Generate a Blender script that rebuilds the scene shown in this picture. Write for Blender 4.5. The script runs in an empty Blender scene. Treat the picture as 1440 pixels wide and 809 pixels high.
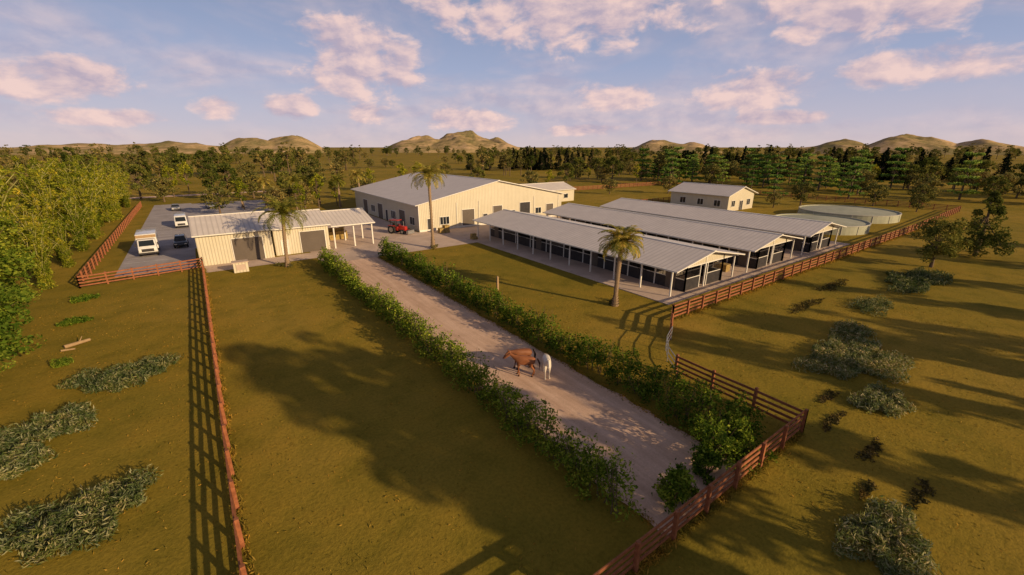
import bpy, math, random
import numpy as np
from mathutils import Vector, noise as mn
R = math.radians
rs = np.random.RandomState(7)
random.seed(7)
scene = bpy.context.scene
scene.view_settings.view_transform = 'Standard'
scene.view_settings.look = 'None'
scene.view_settings.exposure = 0

# ------------------------------------------------------------ materials
def new_mat(name):
    m = bpy.data.materials.new(name); m.use_nodes = True
    nt = m.node_tree
    return m, nt, nt.nodes['Principled BSDF']

def ramp(nt, fac, stops):
    r = nt.nodes.new('ShaderNodeValToRGB')
    while len(r.color_ramp.elements) < len(stops): r.color_ramp.elements.new(0.5)
    for e, (p, c) in zip(r.color_ramp.elements, stops):
        e.position = p; e.color = (*c, 1)
    nt.links.new(fac, r.inputs[0]); return r.outputs[0]

def noise(nt, scale, detail=4, rough=0.6, vec=None, dist=0):
    n = nt.nodes.new('ShaderNodeTexNoise')
    n.inputs['Scale'].default_value = scale; n.inputs['Detail'].default_value = detail
    n.inputs['Roughness'].default_value = rough; n.inputs['Distortion'].default_value = dist
    if vec is None:
        tc = nt.nodes.new('ShaderNodeTexCoord'); vec = tc.outputs['Object']
    nt.links.new(vec, n.inputs['Vector']); return n.outputs[0]

def mixc(nt, fac, a, b, mode='MIX'):
    m = nt.nodes.new('ShaderNodeMix'); m.data_type = 'RGBA'; m.blend_type = mode
    for s, v in ((m.inputs[0], fac), (m.inputs[6], a), (m.inputs[7], b)):
        if isinstance(v, (int, float)): s.default_value = v
        elif isinstance(v, tuple): s.default_value = (*v, 1)
        else: nt.links.new(v, s)
    return m.outputs[2]

def bump(nt, bsdf, h, strength=0.5, dist=0.05):
    b = nt.nodes.new('ShaderNodeBump'); b.inputs['Strength'].default_value = strength
    b.inputs['Distance'].default_value = dist
    nt.links.new(h, b.inputs['Height']); nt.links.new(b.outputs[0], bsdf.inputs['Normal'])

def noisy(name, c1, c2, scale=3, rough=0.8, bs=0.2, bd=0.02, metal=0, spec=0.3):
    m, nt, b = new_mat(name)
    n = noise(nt, scale, 6, 0.65)
    nt.links.new(ramp(nt, n, [(0.3, c1), (0.7, c2)]), b.inputs['Base Color'])
    b.inputs['Roughness'].default_value = rough; b.inputs['Metallic'].default_value = metal
    b.inputs['Specular IOR Level'].default_value = spec
    if bs: bump(nt, b, noise(nt, scale*6, 3), bs, bd)
    return m

def ribbed(name, c1, c2, axis, period, rough=0.5, bs=0.6, bd=0.03, dk=0.72):
    m, nt, b = new_mat(name)
    tc = nt.nodes.new('ShaderNodeTexCoord')
    w = nt.nodes.new('ShaderNodeTexWave'); w.wave_type = 'BANDS'; w.bands_direction = axis
    w.wave_profile = 'SIN'; w.inputs['Scale'].default_value = 0.314/period*1.0
    nt.links.new(tc.outputs['Object'], w.inputs['Vector'])
    p = nt.nodes.new('ShaderNodeMath'); p.operation = 'POWER'; p.inputs[1].default_value = 5
    nt.links.new(w.outputs['Fac'], p.inputs[0])
    n = noise(nt, 0.6, 6, 0.65)
    col = ramp(nt, n, [(0.3, c1), (0.7, c2)])
    col = mixc(nt, p.outputs[0], col, tuple(x*dk for x in c1))
    nt.links.new(col, b.inputs['Base Color'])
    b.inputs['Roughness'].default_value = rough
    bump(nt, b, p.outputs[0], bs, bd)
    return m

def leafmat(name, dark, mid, light, trans=0.3, clump=0.8):
    m, nt, b = new_mat(name)
    nt.nodes.remove(b)
    g = nt.nodes.new('ShaderNodeNewGeometry')
    oi = nt.nodes.new('ShaderNodeObjectInfo')
    c = ramp(nt, g.outputs['Random Per Island'], [(0.0, dark), (0.5, mid), (1.0, light)])
    # clump-to-clump variation: low-frequency noise tints clumps from darker blue-green to brighter yellow
    cv = ramp(nt, noise(nt, clump, 2), [(0.36, (0.45, 0.58, 0.6)), (0.5, (0.95, 0.97, 0.95)), (0.64, (1.4, 1.22, 1.0))])
    c = mixc(nt, 0.85, c, cv, 'MULTIPLY')
    hs = nt.nodes.new('ShaderNodeHueSaturation')
    mp = nt.nodes.new('ShaderNodeMapRange'); mp.inputs[3].default_value = 0.65; mp.inputs[4].default_value = 1.35
    nt.links.new(oi.outputs['Random'], mp.inputs[0]); nt.links.new(mp.outputs[0], hs.inputs['Value'])
    mp2 = nt.nodes.new('ShaderNodeMapRange'); mp2.inputs[3].default_value = 0.515; mp2.inputs[4].default_value = 0.47
    nt.links.new(oi.outputs['Random'], mp2.inputs[0]); nt.links.new(mp2.outputs[0], hs.inputs['Hue'])
    nt.links.new(c, hs.inputs['Color'])
    df = nt.nodes.new('ShaderNodeBsdfDiffuse'); nt.links.new(hs.outputs[0], df.inputs[0])
    t = nt.nodes.new('ShaderNodeBsdfTranslucent'); nt.links.new(hs.outputs[0], t.inputs[0])
    mx = nt.nodes.new('ShaderNodeMixShader'); mx.inputs[0].default_value = trans
    nt.links.new(df.outputs[0], mx.inputs[1]); nt.links.new(t.outputs[0], mx.inputs[2])
    nt.links.new(mx.outputs[0], nt.nodes['Material Output'].inputs[0])
    return m

def ground_mat():
    m, nt, b = new_mat('pasture_grass')
    tc = nt.nodes.new('ShaderNodeTexCoord'); v = tc.outputs['Object']
    big = noise(nt, 0.035, 4, 0.6, v); med = noise(nt, 0.35, 6, 0.65, v); fine = noise(nt, 6, 5, 0.75, v)
    c = ramp(nt, big, [(0.3, (0.21, 0.17, 0.022)), (0.5, (0.295, 0.208, 0.028)), (0.72, (0.38, 0.25, 0.045))])
    c2 = ramp(nt, med, [(0.3, (0.58, 0.66, 0.55)), (0.5, (0.95, 0.96, 0.95)), (0.75, (1.18, 1.08, 1.05))])
    c = mixc(nt, 0.75, c, c2, 'MULTIPLY')
    c3 = ramp(nt, fine, [(0.3, (0.5, 0.54, 0.47)), (0.55, (1, 1, 1)), (0.8, (1.3, 1.25, 1.2))])
    c = mixc(nt, 0.65, c, c3, 'MULTIPLY')
    nt.links.new(c, b.inputs['Base Color'])
    b.inputs['Roughness'].default_value = 0.95; b.inputs['Specular IOR Level'].default_value = 0.05
    ad = nt.nodes.new('ShaderNodeMath'); ad.operation = 'MULTIPLY_ADD'; ad.inputs[1].default_value = 3
    nt.links.new(med, ad.inputs[0]); nt.links.new(fine, ad.inputs[2])
    bump(nt, b, ad.outputs[0], 0.45, 0.08)
    return m
def drive_mat():
    m, nt, b = new_mat('dirt_drive')
    tc = nt.nodes.new('ShaderNodeTexCoord'); v = tc.outputs['Object']
    mp = nt.nodes.new('ShaderNodeMapping'); mp.inputs['Scale'].default_value = (1.6, 0.12, 1)
    nt.links.new(v, mp.inputs[0])
    tracks = noise(nt, 1.2, 4, 0.6, mp.outputs[0]); med = noise(nt, 0.8, 6, 0.7, v); fine = noise(nt, 9, 5, 0.75, v)
    c = ramp(nt, tracks, [(0.3, (0.60, 0.40, 0.28)), (0.7, (0.80, 0.57, 0.42))])
    c = mixc(nt, 0.5, c, ramp(nt, med, [(0.3, (0.76, 0.74, 0.72)), (0.65, (1.06, 1.06, 1.06))]), 'MULTIPLY')
    c = mixc(nt, 0.5, c, ramp(nt, fine, [(0.3, (0.68, 0.68, 0.68)), (0.65, (1.1, 1.1, 1.1))]), 'MULTIPLY')
    nt.links.new(c, b.inputs['Base Color']); b.inputs['Roughness'].default_value = 0.95
    b.inputs['Specular IOR Level'].default_value = 0.1
    bump(nt, b, fine, 0.3, 0.03)
    return m
M = {}
M['ground'] = ground_mat(); M['drive'] = drive_mat()
M['concrete'] = noisy('concrete_paving', (0.46, 0.35, 0.28), (0.64, 0.50, 0.40), 0.4, 0.9, 0.3, 0.01)
M['parking'] = noisy('gravel_parking', (0.30, 0.27, 0.27), (0.43, 0.39, 0.39), 0.4, 0.95, 0.4, 0.02)
M['line'] = noisy('line_paint', (0.6, 0.6, 0.58), (0.8, 0.8, 0.78), 3)
M['wood'] = noisy('stained_timber', (0.19, 0.062, 0.025), (0.38, 0.14, 0.06), 4, 0.7, 0.4, 0.01)
M['timber_pale'] = noisy('pale_timber', (0.3, 0.2, 0.1), (0.42, 0.28, 0.15), 4)
M['hay'] = noisy('hay', (0.3, 0.2, 0.06), (0.48, 0.34, 0.12), 9, 0.95, 0.8, 0.05)
M['wallF'] = ribbed('cream_cladding', (0.58, 0.52, 0.38), (0.66, 0.59, 0.44), 'X', 0.35)
M['wallS'] = ribbed('cream_cladding_side', (0.58, 0.52, 0.38), (0.66, 0.59, 0.44), 'Y', 0.35)
M['roof'] = ribbed('metal_roof', (0.60, 0.54, 0.49), (0.72, 0.65, 0.59), 'Y', 0.6, 0.55, .35, .02, .86)
M['roofX'] = ribbed('metal_roof_x', (0.60, 0.54, 0.49), (0.72, 0.65, 0.59), 'X', 0.6, 0.55, .35, .02, .86)
M['trim'] = noisy('white_trim', (0.68, 0.65, 0.58), (0.78, 0.74, 0.66), 2, 0.5, 0)
M['door'] = ribbed('roller_door', (0.11, 0.085, 0.065), (0.14, 0.11, 0.085), 'Z', 0.12, 0.6)
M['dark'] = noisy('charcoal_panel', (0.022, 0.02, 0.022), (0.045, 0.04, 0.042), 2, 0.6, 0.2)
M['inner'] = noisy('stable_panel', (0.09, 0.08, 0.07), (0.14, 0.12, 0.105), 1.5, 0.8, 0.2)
M['tank'] = noisy('tank_liner', (0.30, 0.31, 0.22), (0.42, 0.42, 0.31), 0.6, 0.7, 0.1)
M['tankrim'] = noisy('tank_rim', (0.40, 0.38, 0.31), (0.52, 0.49, 0.41), 2, 0.6, 0)
m, nt, b = new_mat('window_glass'); b.inputs['Base Color'].default_value = (0.02, 0.025, 0.03, 1); b.inputs['Roughness'].default_value = 0.08
M['glass'] = m
def paint(name, c, rough=0.25):
    m, nt, b = new_mat(name)
    n = noise(nt, 2, 5); col = ramp(nt, n, [(0.3, tuple(x*0.85 for x in c)), (0.7, c)])
    nt.links.new(col, b.inputs['Base Color']); b.inputs['Roughness'].default_value = rough
    b.inputs['Coat Weight'].default_value = 0.4
    return m
M['white'] = paint('white_paint', (0.75, 0.74, 0.72)); M['black'] = paint('black_paint', (0.012, 0.013, 0.016))
M['silver'] = paint('silver_paint', (0.3, 0.31, 0.33)); M['red'] = paint('red_paint', (0.45, 0.03, 0.02))
M['rubber'] = noisy('tyre_rubber', (0.012, 0.012, 0.012), (0.025, 0.025, 0.025), 8, 0.85)
M['metal'] = noisy('grey_metal', (0.3, 0.3, 0.3), (0.45, 0.45, 0.45), 4, 0.4, 0, metal=0.6)
M['bark'] = noisy('bark', (0.09, 0.06, 0.035), (0.2, 0.14, 0.085), 5, 0.95, 0)
M['palmbark'] = noisy('palm_bark', (0.24, 0.16, 0.09), (0.42, 0.30, 0.19), 7, 0.95, 0.9, 0.05)
M['hedge'] = leafmat('hedge_leaves', (0.065, 0.12, 0.012), (0.17, 0.25, 0.025), (0.36, 0.42, 0.055), clump=1.3)
M['side'] = leafmat('side_tree_leaves', (0.05, 0.09, 0.01), (0.13, 0.20, 0.022), (0.28, 0.34, 0.045), clump=.55)
M['bamboo'] = leafmat('bamboo_leaves', (0.10, 0.14, 0.012), (0.26, 0.29, 0.022), (0.48, 0.46, 0.05), 0.35, clump=.45)
M['leaf'] = leafmat('broad_leaves', (0.06, 0.08, 0.016), (0.135, 0.155, 0.032), (0.24, 0.25, 0.06), clump=.5)
M['olive'] = leafmat('olive_leaves', (0.10, 0.105, 0.026), (0.21, 0.20, 0.055), (0.33, 0.29, 0.10), clump=.5)
M['pine'] = leafmat('pine_needles', (0.09, 0.17, 0.03), (0.19, 0.32, 0.06), (0.31, 0.44, 0.10), clump=.5)
M['cypress'] = leafmat('cypress_leaves', (0.008, 0.013, 0.007), (0.016, 0.024, 0.011), (0.028, 0.036, 0.016), 0.1)
M['palm'] = leafmat('palm_fronds', (0.13, 0.15, 0.02), (0.28, 0.27, 0.045), (0.44, 0.38, 0.09))
M['scrub'] = leafmat('scrub_blades', (0.065, 0.10, 0.025), (0.15, 0.185, 0.06), (0.42, 0.40, 0.22), 0.25, clump=1.2)
M['tuft'] = leafmat('grass_tufts', (0.17, 0.15, 0.018), (0.26, 0.20, 0.028), (0.37, 0.27, 0.045), 0.25)
M['brush'] = leafmat('dry_brush', (0.06, 0.05, 0.02), (0.12, 0.10, 0.035), (0.2, 0.16, 0.06), 0.2)
M['bamboocane'] = noisy('bamboo_cane', (.2, .2, .06), (.34, .3, .1), 3, .8, 0)
def hill_mat():
    m, nt, b = new_mat('hill_scrub')
    n = noise(nt, 0.012, 6, 0.7); n2 = noise(nt, 0.05, 5, 0.7)
    c = ramp(nt, n, [(0.38, (0.24, 0.20, 0.09)), (0.5, (0.42, 0.30, 0.15)), (0.62, (0.58, 0.40, 0.23))])
    c = mixc(nt, 0.7, c, ramp(nt, n2, [(0.4, (0.55, 0.6, 0.52)), (0.56, (1.08, 1.08, 1.08))]), 'MULTIPLY')
    nt.links.new(c, b.inputs['Base Color']); b.inputs['Roughness'].default_value = 1
    b.inputs['Specular IOR Level'].default_value = 0
    return m
M['hill'] = hill_mat()

# ------------------------------------------------------------ mesh helpers
class QM:
    def __init__(s): s.v = []; s.m = []
    def quads(s, arr, mi=0):
        arr = np.asarray(arr, dtype=np.float32).reshape(-1, 4, 3)
        s.v.append(arr); s.m.append(np.full(len(arr), mi, np.int32))
    def box(s, x0, x1, y0, y1, z0, z1, mi=0):
        a, b_, c, d = (x0, y0), (x1, y0), (x1, y1), (x0, y1)
        P = [a, b_, c, d]; q = []
        q.append([(x, y, z0) for x, y in (a, d, c, b_)]); q.append([(x, y, z1) for x, y in P])
        for i in range(4):
            p, n = P[i], P[(i+1) % 4]
            q.append([(*p, z0), (*n, z0), (*n, z1), (*p, z1)])
        s.quads(q, mi)
    def beam(s, p0, p1, w, h, mi=0):
        p0 = Vector(p0); p1 = Vector(p1); d = (p1-p0).normalized()
        up = Vector((0, 0, 1)) if abs(d.z) < 0.95 else Vector((0, 1, 0))
        sd = d.cross(up).normalized()*w/2; u = sd.cross(d).normalized()*h/2
        A = [p0-sd-u, p0+sd-u, p0+sd+u, p0-sd+u]; B = [x+(p1-p0) for x in A]
        q = [[A[3], A[2], A[1], A[0]], B]
        for i in range(4): q.append([A[i], A[(i+1) % 4], B[(i+1) % 4], B[i]])
        s.quads([[tuple(x) for x in f] for f in q], mi)
    def cone(s, p0, p1, r0, r1, n=8, mi=0, cap=False):
        p0 = Vector(p0); p1 = Vector(p1); d = (p1-p0).normalized()
        up = Vector((0, 0, 1)) if abs(d.z) < 0.9 else Vector((1, 0, 0))
        a = d.cross(up).normalized(); c = d.cross(a).normalized(); q = []
        ring = lambda p, r, i: tuple(p + a*math.cos(2*math.pi*i/n)*r + c*math.sin(2*math.pi*i/n)*r)
        for i in range(n):
            q.append([ring(p0, r0, i), ring(p0, r0, i+1), ring(p1, r1, i+1), ring(p1, r1, i)])
            if cap and i % 2 == 0:
                q.append([ring(p1, r1, i), ring(p1, r1, i+1), ring(p1, r1, i+2), tuple(p1)])
                q.append([ring(p0, r0, i), ring(p0, r0, i+1), ring(p0, r0, i+2), tuple(p0)])
        s.quads(q, mi)
    def leaves(s, c, size, mi=0, asp=0.4, up=0.0, rs=rs):
        c = np.asarray(c, dtype=np.float32); n = len(c)
        if n == 0: return
        t = rs.normal(size=(n, 3)); t[:, 2] = t[:, 2]*0.7 + up*1.5
        t /= np.linalg.norm(t, axis=1)[:, None]+1e-6
        o = rs.normal(size=(n, 3)); b_ = np.cross(t, o); b_ /= np.linalg.norm(b_, axis=1)[:, None]+1e-6
        sz = (size*rs.uniform(0.6, 1.4, size=n))[:, None]
        q = np.stack([c-t*sz*.5, c+b_*sz*asp*.5, c+t*sz*.5, c-b_*sz*asp*.5], axis=1)
        s.quads(q, mi)
    def mesh(s, name, mats):
        V = np.concatenate(s.v).reshape(-1, 3); mi = np.concatenate(s.m); n = len(mi)
        me = bpy.data.meshes.new(name)
        me.vertices.add(n*4); me.vertices.foreach_set('co', V.ravel())
        me.loops.add(n*4); me.loops.foreach_set('vertex_index', np.arange(n*4, dtype=np.int32))
        me.polygons.add(n); me.polygons.foreach_set('loop_start', np.arange(n, dtype=np.int32)*4)
        me.polygons.foreach_set('loop_total', np.full(n, 4, np.int32))
        me.polygons.foreach_set('material_index', mi)
        me.update(calc_edges=True)
        for x in mats: me.materials.append(x)
        return me
    def obj(s, name, mats, parent=None, loc=(0, 0, 0), rot=0):
        return place(s.mesh(name, mats), name, loc, rot, 1, parent)
def place(me, name, loc=(0, 0, 0), rot=0, sc=1, parent=None):
    o = bpy.data.objects.new(name, me); scene.collection.objects.link(o)
    o.location = loc; o.rotation_euler = (0, 0, rot)
    o.scale = (sc, sc, sc) if isinstance(sc, (int, float)) else sc
    if parent: o.parent = parent
    return o
def empty(name, loc=(0, 0, 0), rot=0):
    o = bpy.data.objects.new(name, None); scene.collection.objects.link(o)
    o.location = loc; o.rotation_euler = (0, 0, rot); o.empty_display_size = 0.3
    return o

# ------------------------------------------------------------ ground
me = bpy.data.meshes.new('ground')
n = 96; vs = [(0, 0, 0)]
for r_ in (400, 25000):
    vs += [(r_*math.cos(2*math.pi*i/n), r_*math.sin(2*math.pi*i/n), 0) for i in range(n)]
fs = [(0, 1+i, 1+(i+1) % n) for i in range(n)] + [(1+i, 1+n+i, 1+n+(i+1) % n, 1+(i+1) % n) for i in range(n)]
me.from_pydata(vs, [], fs); me.materials.append(M['ground']); place(me, 'ground')

def strip(name, left, right, mat, z, jit=0.25, step=1.0):
    (x0, x1, y0, y1) = (left[0], right[0], left[1], right[1]); q = []
    N = int((y1-y0)/step); prev = None
    for i in range(N+1):
        y = y0+(y1-y0)*i/N
        a = x0+random.uniform(-jit, jit); b_ = x1+random.uniform(-jit, jit)
        if prev: q.append([(prev[0], prev[2], z), (prev[1], prev[2], z), (b_, y, z), (a, y, z)])
        prev = (a, b_, y)
    s = QM(); s.quads(q); return s.obj(name, [mat])
strip('driveway', (12.9, 7.2), (19.5, 60.2), M['drive'], 0.012, .18)
def sheet(name, x0, x1, y0, y1, z, mat):
    s = QM(); s.quads([[(x0, y0, z), (x1, y0, z), (x1, y1, z), (x0, y1, z)]]); return s.obj(name, [mat])
sheet('forecourt_paving', 12.2, 38, 60.2, 74, 0.016, M['concrete'])
sheet('yard_paving', 15.5, 31.8, 74, 112, 0.016, M['concrete'])
sheet('garage_apron', -1.2, 12.2, 64.5, 68.4, 0.016, M['concrete'])
sheet('barn_paving', 38, 88, 64.3, 73.8, 0.016, M['concrete'])
s = QM(); s.box(36.2, 84.5, 23.6, 64.2, -0.1, 0.08); s.obj('stable_slab', [M['concrete']])
sheet('parking_lot', -10, -1.8, 68.2, 152, 0.012, M['parking'])
sheet('parking_lot', -1.8, 15.4, 82, 150, 0.012, M['parking'])
s = QM()
for i in range(14): s.quads([[(-9.7, 76+i*3, 0.02), (-5.0, 76+i*3, 0.02), (-5.0, 76.12+i*3, 0.02), (-9.7, 76.12+i*3, 0.02)]])
s.obj('parking_markings', [M['line']])
strip('farm_track', (-60, 176), (20, 181), M['drive'], 0.012, 0, 1)

# ------------------------------------------------------------ fences
def fence(path, name='timber_fence', h=1.4, step=2.4, rails=4):
    s = QM()
    for (a, b_) in zip(path[:-1], path[1:]):
        a = Vector((*a, 0)); b_ = Vector((*b_, 0)); L = (b_-a).length; n = max(1, round(L/step))
        d = (b_-a)/n; side = Vector((-d.y, d.x, 0)).normalized()*0.085
        for i in range(n+1):
            p = a+d*i; hh = h+0.08+random.uniform(-.03, .03)
            s.box(p.x-.075, p.x+.075, p.y-.075, p.y+.075, -0.1, hh)
            if i < n:
                for k in range(rails):
                    z = 0.28+(h-0.36)*k/(rails-1)
                    j = random.uniform(-.02, .02)
                    s.beam(p+side+Vector((0, 0, z+j)), p+d+side+Vector((0, 0, z-j)), 0.045, 0.15)
    return s.obj(name, [M['wood']])
fence([(-1.05, 7), (-1.05, 67.3)])
fence([(-1.05, 7), (24.7, 7), (24.8, 15.0)])
fence([(29.3, 18.6), (33, 21.0), (110, 20.8), (150, 22)])
fence([(-1.05, 67.3), (-12.5, 65.2), (-12.5, 150)])
fence([(72, 118), (170, 112)]); fence([(88, 76), (150, 74), (150, 22)])
s = QM(); pts = [(24.8, 15.1), (25.8, 16.4), (27.3, 17.6), (29.3, 18.5)]
for z in (0.4, 0.8, 1.2):
    for a, b_ in zip(pts[:-1], pts[1:]): s.cone((*a, z), (*b_, z), .03, .03, 6)
for p in pts: s.cone((*p, 0), (*p, 1.25), .035, .035, 6)
s.obj('steel_gate', [M['metal']])
s = QM(); s.box(24.9, 25.1, 37.4, 37.6, 0, 1.5); s.cone((25, 37.5, 1.5), (25, 37.5, 1.62), .14, .02, 8); s.obj('marker_post', [M['timber_pale']])

# ------------------------------------------------------------ buildings
def gable_y(root, x0, x1, y0, y1, eave, ridge, over=0.6, th=0.14, oy=0.6):
    xm = (x0+x1)/2
    w = QM()
    for y in (y0, y1): w.quads([[(x0, y, 0), (x1, y, 0), (x1, y, eave), (x0, y, eave)], [(x0, y, eave), (xm, y, eave), (x1, y, eave), (xm, y, ridge)]], 0)
    w.quads([[(x0, y0, 0), (x0, y1, 0), (x0, y1, eave), (x0, y0, eave)], [(x1, y0, 0), (x1, y1, 0), (x1, y1, eave), (x1, y0, eave)]], 1)
    w.obj('walls', [M['wallF'], M['wallS']], root)
    roof_y(root, x0, x1, y0, y1, eave, ridge, over, th, oy)
def roof_y(root, x0, x1, y0, y1, eave, ridge, over=0.6, th=0.14, oy=0.6):
    xm = (x0+x1)/2; sl = (ridge-eave)/(xm-x0); r = QM(); ya, yb = y0-oy, y1+oy
    e = eave-over*sl+0.03; rr = ridge+0.03; xa, xb = x0-over, x1+over
    r.quads([[(xa, ya, e+th), (xm, ya, rr+th), (xm, yb, rr+th), (xa, yb, e+th)],
             [(xm, ya, rr+th), (xb, ya, e+th), (xb, yb, e+th), (xm, yb, rr+th)]], 0)
    r.quads([[(xa, ya, e), (xm, ya, rr), (xm, yb, rr), (xa, yb, e)], [(xm, ya, rr), (xb, ya, e), (xb, yb, e), (xm, yb, rr)]], 1)
    for y in (ya, yb):
        r.quads([[(xa, y, e), (xm, y, rr), (xm, y, rr+th), (xa, y, e+th)], [(xm, y, rr), (xb, y, e), (xb, y, e+th), (xm, y, rr+th)]], 1)
    for x in (xa, xb): r.quads([[(x, ya, e), (x, yb, e), (x, yb, e+th), (x, ya, e+th)]], 1)
    r.box(xm-.2, xm+.2, ya-.01, yb+.01, rr+th-.03, rr+th+.05, 1)
    r.box(xa-.13, xa-.003, ya, yb, e-.02, e+th+.01, 1)
    r.box(xb+.003, xb+.13, ya, yb, e-.02, e+th+.01, 1)
    r.obj('roof', [M['roof'], M['trim']], root)

def opening_front(root, x0, x1, z0, z1, y, mat, name='window', mull=0):
    s = QM(); f = 0.09
    s.quads([[(x0, y-.03, z0), (x1, y-.03, z0), (x1, y-.03, z1), (x0, y-.03, z1)]], 0)
    s.box(x0-f, x0, y-.09, y, z0, z1, 1); s.box(x1, x1+f, y-.09, y, z0, z1, 1)
    s.box(x0-f, x1+f, y-.1, y, z1, z1+f, 1)
    if z0 > 0.3: s.box(x0-f-.05, x1+f+.05, y-.14, y, z0-f, z0, 1)
    for i in range(mull):
        xx = x0+(x1-x0)*(i+1)/(mull+1); s.box(xx-.03, xx+.03, y-.07, y-.031, z0, z1, 1)
    s.obj(name, [mat, M['trim']], root)
def opening_side(root, y0, y1, z0, z1, x, mat, name='window', mull=0):
    s = QM(); f = 0.09
    s.quads([[(x-.03, y0, z0), (x-.03, y1, z0), (x-.03, y1, z1), (x-.03, y0, z1)]], 0)
    s.box(x-.09, x, y0-f, y0, z0, z1, 1); s.box(x-.09, x, y1, y1+f, z0, z1, 1)
    s.box(x-.1, x, y0-f, y1+f, z1, z1+f, 1)
    if z0 > 0.3: s.box(x-.14, x, y0-f-.05, y1+f+.05, z0-f, z0, 1)
    for i in range(mull):
        yy = y0+(y1-y0)*(i+1)/(mull+1); s.box(x-.07, x-.031, yy-.03, yy+.03, z0, z1, 1)
    s.obj(name, [mat, M['trim']], root)

B = empty('main_barn')
gable_y(B, 32.2, 67, 74, 112.5, 5.0, 8.5, 0.7)
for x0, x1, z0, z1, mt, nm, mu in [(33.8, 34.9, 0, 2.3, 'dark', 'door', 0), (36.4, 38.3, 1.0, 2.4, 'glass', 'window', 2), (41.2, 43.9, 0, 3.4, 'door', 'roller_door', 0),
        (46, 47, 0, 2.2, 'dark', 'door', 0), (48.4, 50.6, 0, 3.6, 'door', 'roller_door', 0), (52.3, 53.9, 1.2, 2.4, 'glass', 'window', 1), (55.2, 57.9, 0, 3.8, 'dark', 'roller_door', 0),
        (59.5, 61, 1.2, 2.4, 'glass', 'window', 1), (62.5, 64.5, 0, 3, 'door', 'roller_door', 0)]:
    opening_front(B, x0, x1, z0, z1, 74, M[mt], nm, mu)
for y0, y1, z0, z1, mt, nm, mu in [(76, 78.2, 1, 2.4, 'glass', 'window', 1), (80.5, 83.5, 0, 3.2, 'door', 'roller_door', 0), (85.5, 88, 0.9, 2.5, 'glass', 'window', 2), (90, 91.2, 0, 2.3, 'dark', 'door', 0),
        (93, 96, 0, 3.2, 'door', 'roller_door', 0), (98, 100.5, 1, 2.4, 'glass', 'window', 2), (103, 106, 0, 3.2, 'door', 'roller_door', 0)]:
    opening_side(B, y0, y1, z0, z1, 32.2, M[mt], nm, mu)
s = QM(); s.box(32.15, 67.05, 73.95, 73.997, 0, 0.35); s.box(32.1, 32.25, 73.9, 74.05, 0.36, 4.9)
for x in (40, 45, 59, 66): s.box(x-.05, x+.05, 73.88, 73.97, .36, 4.9)
s.obj('base_trim', [M['trim']], B)

G = empty('garage')
def gable_x(root, x0, x1, y0, y1, eave, ridge, walls=True, over=0.45):
    ym = (y0+y1)/2; sl = (ridge-eave)/(ym-y0)
    if walls:
        w = QM()
        w.quads([[(x0, y, 0), (x1, y, 0), (x1, y, eave), (x0, y, eave)] for y in (y0, y1)], 0)
        for x in (x0, x1): w.quads([[(x, y0, 0), (x, y1, 0), (x, y1, eave), (x, y0, eave)], [(x, y0, eave), (x, ym, eave), (x, y1, eave), (x, ym, ridge)]], 1)
        w.obj('walls', [M['wallF'], M['wallS']], root)
    r = QM(); th = .13; ya, yb = y0-over, y1+over; e = eave-over*sl+.03; rr = ridge+.03; xa, xb = x0-.3, x1+.3
    for t, mi in ((th, 0), (0, 1)):
        r.quads([[(xa, ya, e+t), (xb, ya, e+t), (xb, ym, rr+t), (xa, ym, rr+t)], [(xa, ym, rr+t), (xb, ym, rr+t), (xb, yb, e+t), (xa, yb, e+t)]], mi)
    for x in (xa, xb):
        r.quads([[(x, ya, e), (x, ym, rr), (x, ym, rr+th), (x, ya, e+th)], [(x, ym, rr), (x, yb, e), (x, yb, e+th), (x, ym, rr+th)]], 1)
    for y in (ya, yb): r.quads([[(xa, y, e), (xb, y, e), (xb, y, e+th), (xa, y, e+th)]], 1)
    r.box(xa, xb, ya-.13, ya-.003, e-.02, e+th+.01, 1)
    r.box(xa-.01, xb+.01, ym-.18, ym+.18, rr+th-.03, rr+th+.05, 1)
    r.obj('roof', [M['roofX'], M['trim']], root)
gable_x(G, -1.3, 7.4, 68.5, 80.5, 4.1, 5.7)
gable_x(G, 7.75, 15.2, 69.2, 80.2, 3.9, 5.35)
gable_x(G, 15.85, 22, 69.2, 80.2, 3.55, 5.0, walls=False)
opening_front(G, 2.6, 6.2, 0, 3.2, 68.5, M['door'], 'roller_door'); opening_front(G, 11.2, 14.6, 0, 3.1, 69.2, M['door'], 'roller_door')
opening_front(G, 8.6, 9.5, 0, 2.15, 69.2, M['trim'], 'door')
s = QM()
for x in (16, 19, 21.9):
    for y in (69.3, 74.7, 80.1): s.box(x-.09, x+.09, y-.09, y+.09, 0, 3.6 if y != 74.7 else 4.95)
for y in (69.3, 80.1): s.box(15.8, 22.0, y-.06, y+.06, 3.3, 3.52)
s.obj('carport_posts', [M['trim']], G)
def bales(loc, name='hay_stack', n=(3, 2, 2), rot=0):
    s = QM()
    for i in range(n[0]):
        for j in range(n[1]):
            for k in range(n[2]):
                if k == n[2]-1 and random.random() < .35: continue
                x, y, z = i*1.0+random.uniform(-.04, .04), j*.55+random.uniform(-.03, .03), k*.46
                s.box(x, x+.93, y, y+.5, z, z+.44, 0)
                for t in (.28, .64): s.box(x+t, x+t+.03, y-.006, y+.506, z+.01, z+.446, 1)
    s.obj(name, [M['hay'], M['bark']], loc=loc, rot=rot)
bales((16.8, 76, .02), n=(3, 3, 4)); bales((36.5, 62.0, .09), n=(1, 2, 2)); bales((34.6, 70.5, .02), n=(2, 2, 3)); bales((52, 26.5, .09), n=(1, 3, 2))
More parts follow.
